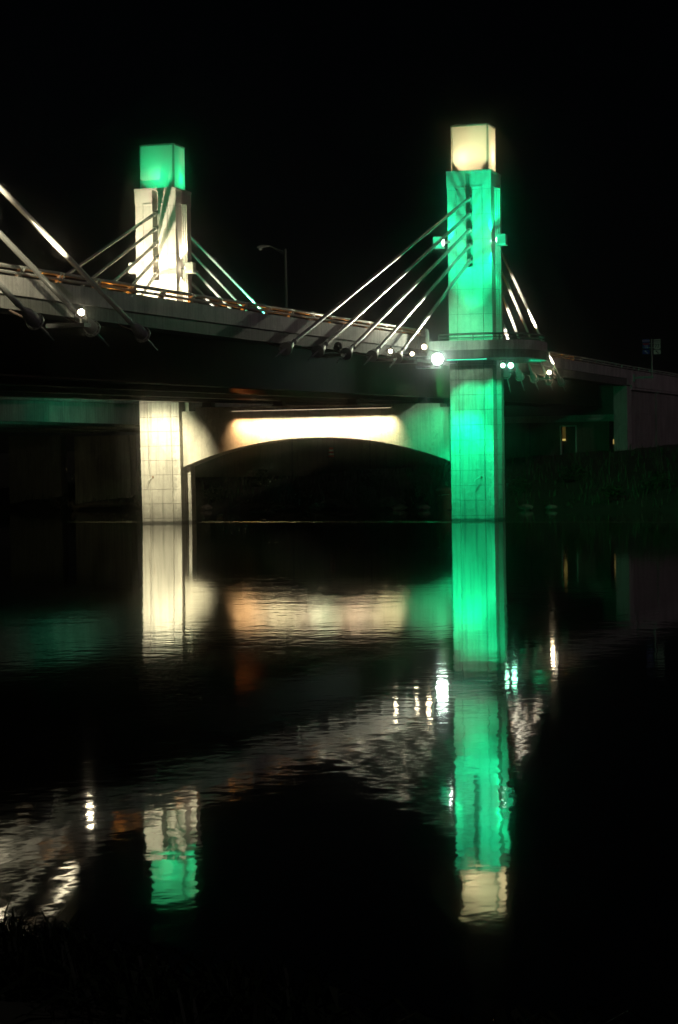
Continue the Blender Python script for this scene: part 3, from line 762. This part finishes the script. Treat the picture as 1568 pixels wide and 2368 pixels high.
m = MB(); m.loft([[(X0, y, zt(y)), (X0, y, zfb(y)+.08), (X0-.8, y, zfb(y)+.08), (X0-.8, y, zt(y)-.45), (X0-.3, y, zt(y))] for y in (YA+.004, 165, 175, 190, 210, YW1)]); m.build('parapet', M_par, rw)
m = MB(); m.loft([[(X0-.82, y, zt(y)-.5), (-38, y, zt(y)-.5), (-38, y, 3), (X0-.82, y, 3)] for y in (YA+3, 165, 175, 190, 210, YW1)]); m.build('roadway', M_road, rw)
# ------------------------------------------------------------------ route signs on a bracket outside the parapet
ya = on(1465, 872, X=X0).y
xp = on(1508, 870, Y=ya).x; zp = on(1508, 870, Y=ya).z
sg = thing('route_sign', (xp, ya, zp), 'stacked highway route signs, blue 35 and white 77, on a post outside the right parapet', 'road sign')
ztop_ = on(1508, 782, Y=ya).z
m = MB(); m.tube([(xp, ya, zp-.05), (xp, ya, ztop_-.05)], .06, 10); m.build('post', M_galv, sg, True)
m = MB(); m.box(X0+.004, xp+.1, ya-.07, ya+.07, zp-.13, zp-.02); m.box(X0+.004, X0+.10, ya-.2, ya+.2, zp-.32, zp+.16); m.build('bracket', M_cast, sg)
q0 = on(1508, 815, Y=ya).z
m = MB(); m.box(xp-.62, xp+.62, ya-.04, ya-.0, q0+.30, q0+.36); m.box(xp-.62, xp+.62, ya-.04, ya, ztop_-.40, ztop_-.34); m.build('cross_bar', M_galv, sg)
YSG = ya-.07
def plate(par, name, poly, mat, y=YSG, th=.02):
    return MB().loft([[(x, y, z) for x, z in poly], [(x, y-th, z) for x, z in poly]]).build(name, mat, par)
def rect(cx, cz, w, h): return [(cx-w/2, cz-h/2), (cx+w/2, cz-h/2), (cx+w/2, cz+h/2), (cx-w/2, cz+h/2)]
def text(par, s, cx, cz, size, mat, y, name='lettering'):
    cu = bpy.data.curves.new('lettering', 'FONT'); cu.body = s; cu.size = size; cu.align_x = 'CENTER'; cu.align_y = 'CENTER'; cu.extrude = .003; cu.offset = size*.012
    tmp = bpy.data.objects.new('tmp', cu); C.objects.link(tmp)
    bpy.context.view_layer.update()
    me = bpy.data.meshes.new_from_object(tmp.evaluated_get(bpy.context.evaluated_depsgraph_get()))
    bpy.data.objects.remove(tmp)
    me.materials.clear(); me.materials.append(mat)
    for v in me.vertices: v.co = Vector((v.co.x, -v.co.z, v.co.y))
    o = bpy.data.objects.new(name, me); C.objects.link(o); o.parent = par
    o3 = Vector((0,0,0)); p = par
    while p is not None: o3 = o3+p.location; p = p.parent
    o.location = Vector((cx, y, cz))-o3
    return o
pxm = 1/(FPX/ya)          # metres per photo pixel there
def shield(cx, cz, w, h, us=False):
    if us: raw = [(-.5,-.05),(-.46,-.3),(-.3,-.46),(0,-.5),(.3,-.46),(.46,-.3),(.5,-.05),(.47,.2),(.4,.32),(.46,.42),(.36,.5),(.2,.44),(0,.5),(-.2,.44),(-.36,.5),(-.46,.42),(-.4,.32),(-.47,.2)]
    else: raw = [(0,-.5),(.28,-.36),(.46,-.12),(.5,.15),(.42,.46),(.2,.42),(0,.48),(-.2,.42),(-.42,.46),(-.5,.15),(-.46,-.12),(-.28,-.36)]
    return [(cx+x*w, cz+z*h) for x, z in raw]
def arrow(cx, cz, s):
    c, sn = math.cos(R(135)), math.sin(R(135))
    raw = [(-.5,-.08),(.12,-.08),(.12,-.26),(.5,0),(.12,.26),(.12,.08),(-.5,.08)]
    return [(cx+(x*c-z*sn)*s, cz+(x*sn+z*c)*s) for x, z in raw]
for (cu_, us) in ((1496, False), (1521.5, True)):
    cx = on(cu_-1.5, 800, Y=ya).x
    W_ = 16.2*pxm
    z1 = on(cu_, 788.5, Y=ya).z; z2 = on(cu_, 800.5, Y=ya).z; z3 = on(cu_, 814, Y=ya).z
    if us:
        pl_ = plate(sg, 'direction_panel', rect(cx, z1, W_, 8*pxm), M_white); text(pl_, 'NORTH', cx, z1, .15, M_black, YSG-.024)
        s_ = plate(sg, 'route_shield', shield(cx, z2, W_, 15*pxm, True), M_white); text(s_, '77', cx, z2-.01, .33, M_black, YSG-.024)
        a_ = plate(sg, 'arrow_panel', rect(cx, z3, W_, 10*pxm), M_white); plate(a_, 'arrow', arrow(cx, z3, .30), M_black, YSG-.021, .004)
    else:
        pl_ = plate(sg, 'direction_panel', rect(cx, z1, W_, 8*pxm), M_blue); text(pl_, 'NORTH', cx, z1, .15, M_white, YSG-.024)
        s_ = plate(sg, 'route_shield', shield(cx, z2, W_, 15*pxm), M_blue)
        rb = [p for p in shield(cx, z2, W_*.94, 15*pxm*.94) if p[1] > z2+.08*15*pxm]
        rb = [(cx+.46*W_, z2+.2*15*pxm)]+sorted([p for p in rb if p[1] > z2+.2*15*pxm], key=lambda p: -p[0])+[(cx-.46*W_, z2+.2*15*pxm)]
        plate(s_, 'red_band', rb, M_red, YSG-.0205, .003)
        text(s_, '35', cx, z2-.05, .27, M_white, YSG-.024)
        a_ = plate(sg, 'arrow_panel', rect(cx, z3, W_, 10*pxm), M_blue); plate(a_, 'arrow', arrow(cx, z3, .30), M_white, YSG-.021, .004)
# ------------------------------------------------------------------ street lamp on the far side of the deck
YSL = 131.0
b0 = on(662.5, 722, Y=YSL); b1 = on(658.5, 576, Y=YSL)
sl2 = thing('street_lamp', (b0.x, YSL, b0.z-2), 'tall grey unlit street lamp standing behind the bridge railing', 'street lamp')
m = MB(); m.tube([(b0.x, YSL, zt(YSL)-.6), (b0.x, YSL, b1.z)], [.12,.075], 12); m.build('pole', M_prail, sl2, True)
hx = on(622, 569, Y=YSL)
m = MB(); m.tube([(b0.x, YSL, on(658, 583, Y=YSL).z), (hx.x, YSL, hx.z)], .025, 8); m.tube([(b0.x, YSL, on(658, 592.5, Y=YSL).z), (hx.x+.15, YSL, hx.z-.03)], .02, 8); m.build('arm', M_prail, sl2, True)
h0 = on(596, 572, Y=YSL)
m = MB(); m.loft([[(hx.x+.1+(h0.x-hx.x-.1)*t, YSL+dy*wd, hx.z+(h0.z-hx.z)*t+dz*hd) for dy, dz in ((-1,.2),(-.6,1),(.6,1),(1,.2),(.7,-.6),(-.7,-.6))] for t, wd, hd in ((0,.05,.04),(.3,.12,.07),(.75,.17,.11),(1,.10,.06))]); m.build('lamp_head', M_prail, sl2, True)
c_ = on(603, 577, Y=YSL)
MB().lathe((c_.x, YSL, c_.z+.05), (0,0,-1), [(0,.13),(.05,.11),(.09,.06),(.10,.001)], 14).build('lens', M_house, sl2, True)
# ------------------------------------------------------------------ second bridge behind, seen under the deck at left
XS = -47.0
sb = thing('second_bridge', (XS, 110, 5), 'older concrete highway bridge seen under the deck at left behind the white column', 'bridge')
q = [on(0, 905, X=XS), on(325, 918, X=XS), on(0, 972, X=XS), on(325, 981, X=XS), on(0, 917, X=XS), on(325, 929, X=XS)]
def ln(a, b): return lambda y: a.z+(b.z-a.z)*(y-a.y)/(b.y-a.y)
zst, zsb, zsm = ln(q[0], q[1]), ln(q[2], q[3]), ln(q[4], q[5])
ys3 = [60, 100, 162]
m = MB(); m.loft([[(XS-.3, y, zsb(y)), (XS-.3, y, zsm(y)-.12), (XS-.9, y, zsm(y)-.12), (XS-.9, y, zsb(y))] for y in ys3]); m.build('girder', M_old, sb)
m = MB(); m.loft([[(XS, y, zsm(y)-.118), (XS, y, zst(y)+.5), (XS-.35, y, zst(y)+.5), (XS-.35, y, zsm(y)-.118)] for y in ys3]); m.build('parapet', M_old, sb)
m = MB(); m.loft([[(XS-.36, y, zsm(y)-.11), (XS-.36, y, zsm(y)+.2), (-70, y, zsm(y)+.2), (-70, y, zsm(y)-.11)] for y in ys3]); m.build('deck_slab', M_soff, sb)
for k in (1, 2, 3, 4):
    m = MB(); m.loft([[(XS-.3-k*4.2, y, zsb(y)+.02), (XS-.3-k*4.2, y, zsm(y)-.115), (XS-.8-k*4.2, y, zsm(y)-.115), (XS-.8-k*4.2, y, zsb(y)+.02)] for y in ys3]); m.build('girder', M_old, sb)
a0, a1 = on(172, 1015, Y=152.5), on(300, 1015, Y=152.5)
m = MB(); m.box(a0.x, a1.x, 152.5, 153.7, -1, on(235, 1008, Y=152.5).z); m.build('pier', M_old, sb)
a0, a1 = on(20, 1015, Y=157), on(140, 1015, Y=157)
m = MB(); m.box(a0.x, a1.x, 157, 158.2, -1, on(80, 1008, Y=157).z); m.build('pier', M_old, sb)
lamp('SPOT', 'fill_light', (-41.5, 113, 4.7), (.08,1,.55), 280, (-47.3, 113, 4.9), 140, .9, .2, parent=sb)  # added green fill to brighten the girder, no lamp stands there
lamp('SPOT', 'fill_light', (-48, 128, 4.2), (.9,.82,.34), 240, (-58.5, 152, 2.4), 60, .9, .2, parent=sb)  # added warm fill to brighten the pier, likewise without a lamp
# ------------------------------------------------------------------ small things on the far bank
def rock(x, y, r, label):
    rnd = random.Random(int(x*97+y*31))
    m = MB(); rings = []
    for j in range(5):
        ph = math.pi*(j+.3)/5.6
        rings.append([(x+r*1.3*math.sin(ph)*math.cos(t)*rnd.uniform(.75,1.15), y+r*math.sin(ph)*math.sin(t)*rnd.uniform(.75,1.15), bank_h(x, y)+.0+r*.62*math.cos(ph)*rnd.uniform(.8,1.1)) for t in [2*math.pi*k/9 for k in range(9)]])
    m.loft(rings); tag(m.build('rock', M_rock, None, org=(x, y, bank_h(x, y))), label, 'rock', 'rocks along the far waterline')
def bank_pt(u, off=.3):
    # point at the far waterline under photo column u
    for k in range(400):
        y = 112+.12*k; p = on(u, 1180, Y=y)
        if bank_d(p.x, y) > off: return p.x, y
    return p.x, y
RK = [(640, .55, 'large flat rock at the far waterline right beside the concrete drain outlet'), (668, .4, 'small rock second to the right of the concrete drain outlet'), (735, .6, 'low brown rock at the far waterline under the left half of the arch'), (770, .75, 'broad brown rock at the far waterline under the crown of the arch'), (800, .5, 'rounded rock at the far waterline just right of the arch crown'), (905, .85, 'tallest brown rock on the far bank under the right half of the arch'), (925, .45, 'small rock beside the tallest rock under the right half of the arch'), (980, .35, 'small rock at the waterline left of the rusty drum'), (478, .4, 'small rock at the far waterline just right of the white column'), (1215, .35, 'small rock on the waterline right of the green column'), (1275, .3, 'little rock on the waterline midway between the green column and the right edge')]
for u, r, lb in RK:
    x, y = bank_pt(u, .3 if r < .7 else .9); rock(x, y, r, lb)
# drain outlet
x0_, y0_ = bank_pt(592, -.2)
do = thing('drain_outlet', (x0_, y0_, 0), 'low concrete drain outlet with sloping wing walls at the far waterline', 'drain outlet')
def wl(u): return on(u, 1178, Y=y0_).x
m = MB(); m.box(wl(545), wl(627), y0_+.6, y0_+1.0, -.3, on(592, 1163, Y=y0_+.6).z); m.build('back_wall', M_rock, do)
for s, (ua, ub) in ((0, (545, 528)), (1, (640, 626))):
    xa_, xb_ = wl(ua), wl(ub); zh = on(592, 1163, Y=y0_).z
    m = MB(); m.add([(xa_,y0_+.75,-.3),(xa_,y0_+.75,zh+.01),(xb_,y0_-.5,.02),(xb_,y0_-.5,-.3),(xa_+.2,y0_+.75,-.3),(xa_+.2,y0_+.75,zh+.01),(xb_+.2,y0_-.5,.02),(xb_+.2,y0_-.5,-.3)],[(0,1,2,3),(7,6,5,4),(0,4,5,1),(1,5,6,2),(2,6,7,3),(3,7,4,0)]); m.build('wing_wall', M_par, do)
# rusty drum
xd, yd = bank_pt(1031, .2)
dr = thing('rusty_drum', (xd, yd, 0), 'large rusty tapered drum half hidden behind the left edge of the green column', 'drum')
zt_d = on(1025, 1132, Y=yd).z
MB().lathe((xd, yd, -.3), (0,0,1), [(0,.42),(.3,.45),(zt_d+.1,.62),(zt_d+.22,.64),(zt_d+.3,.60),(zt_d+.42,.40)], 22).build('barrel_body', M_rust, dr, True)
MB().tube([(xd-.3, yd-.5, .9), (xd+.4, yd-.75, .95)], .025, 6).build('bar', M_galv, dr, True)
# traffic barrel
q = on(766, 1057, Y=152.5)
tb = thing('traffic_barrel', (q.x, 152.5, q.z), 'orange and white striped traffic barrel standing by the wall under the arch', 'traffic barrel')
hb = 22*FPX**-1*158; z = q.z
for k in range(5):
    zz0, zz1 = z+hb*k/5, z+hb*(k+1)/5; r0, r1 = .19-.012*k, .19-.012*(k+1)
    MB().lathe((q.x, 152.5, zz0), (0,0,1), [(0,r0),(.012,r0+.012),(hb/5-.001,r1+.010)], 18).build('stripe_band', (M_orange, M_white)[k % 2], tb, True)
MB().lathe((q.x, 152.5, z-.06), (0,0,1), [(0,.30),(.06,.28),(.061,.2)], 18).build('base', M_black, tb, True)
# driftwood by the second bridge
xl, yl = bank_pt(235, .2)
lg = thing('driftwood', (xl, yl, .2), 'heap of dead logs and branches at the waterline left of the white column', 'driftwood')
def bp(u, dz, dy=0): p = on(u, 1175, Y=yl+dy); return Vector((p.x, yl+dy, dz))
MB().tube([bp(170,.25), bp(215,.42,.3), bp(270,.40,.4), bp(330,.28,.2)], [.16,.22,.2,.12], 10).build('log', M_wood, lg, True)
MB().tube([bp(165,.6), bp(170,.25), bp(178,.05)], [.1,.16,.2], 8).build('log', M_wood, lg, True)
random.seed(11)
for k in range(12):
    u = random.uniform(120, 330); z0 = random.uniform(.1, .5)
    p = bp(u, z0, random.uniform(-.3,.5)); e = p+Vector((random.uniform(-1.4,1.4), random.uniform(-.4,.4), random.uniform(.1,.75))); mid = (p+e)/2+Vector((0,0,.15))
    MB().tube([p, mid, e], [.05,.035,.012], 6).build('branch', M_wood, lg, True)
# duck and pale line on the water
q = on(510, 1198, Z=.0)
dk = thing('duck', (q.x, q.y, 0), 'small pale duck floating on the water right of the white column', 'duck')
MB().lathe((q.x-.26, q.y, .06), (1,0,.12), [(0,.01),(.08,.07),(.2,.11),(.34,.12),(.46,.08),(.52,.02)], 14).build('body', M_duck, dk, True)
MB().tube([(q.x+.16, q.y, .10), (q.x+.21, q.y, .22), (q.x+.22, q.y, .28)], [.055,.04,.05], 10).build('head', M_duck, dk, True)
MB().tube([(q.x+.25, q.y, .27), (q.x+.33, q.y, .26)], [.022,.01], 8).build('beak', M_orange, dk, True)
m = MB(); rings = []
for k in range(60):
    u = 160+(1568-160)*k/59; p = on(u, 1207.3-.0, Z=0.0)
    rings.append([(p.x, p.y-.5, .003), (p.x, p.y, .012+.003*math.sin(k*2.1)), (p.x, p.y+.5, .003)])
m.loft(rings, cap=False, closed=False)  # strip added to draw the line of light on the water
tag(m.build('bright_line_strip', M_pale_strip, None, org=(-30, 105, 0)), 'thin straight pale strip added on the water as the bright line across the pylon bases', 'pale strip')
# hanging cable stubs on the columns
for px_, py_, u, lb in ((XL, YL_, 348, 'thin bent rod hanging from the front of the white column above the water'), (XR, YR_, 1110, 'thin bent rod sticking out of the front of the green column above the water')):
    yy = py_-1.10; a = on(352 if px_ == XL else 1112, 1104, Y=yy)
    th = thing('bent_rod', (a.x, yy, a.z), lb, 'rod')
    if px_ == XL: pts = [(a.x+.02, yy+.06, a.z+.02), (a.x-.02, yy-.06, a.z), (a.x-.16, yy-.10, a.z-.16), (a.x-.22, yy-.12, a.z-.42)]
    else: pts = [(a.x+.02, yy+.06, a.z), (a.x-.05, yy-.08, a.z+.02), (a.x-.22, yy-.12, a.z-.10), (a.x-.30, yy-.12, a.z-.2)]
    MB().tube(pts, .018, 8).build('rod', M_galv, th, True)
    MB().lathe((a.x+.02, yy+.041, a.z+.01), (0,-1,0), [(0,.06),(.03,.05),(.035,.002)], 12).build('plate', M_rust, th, True)

# ------------------------------------------------------------------ thin volume added to give the lamps a bloom
BLOOM_DENSITY = 0.0011
hm = bpy.data.materials.new('added lamp bloom'); hm.use_nodes = True
hn = hm.node_tree.nodes
hn.remove(hn['Principled BSDF'])
hv = hn.new('ShaderNodeVolumePrincipled'); hv.inputs['Color'].default_value = (.95,.95,.95,1); hv.inputs['Density'].default_value = BLOOM_DENSITY; hv.inputs['Anisotropy'].default_value = .996
hm.node_tree.links.new(hv.outputs[0], hn['Material Output'].inputs['Volume'])
hz = MB().box(-210, 130, -14, 345, -4, 45).build('bloom_haze', hm)  # added scattering box, imitates the bloom of a lens round bright lamps
tag(hz, kind='stuff', label='thin volume added to give the lamps a soft lens bloom', cat='bloom_haze')
scene.cycles.volume_bounces = 2
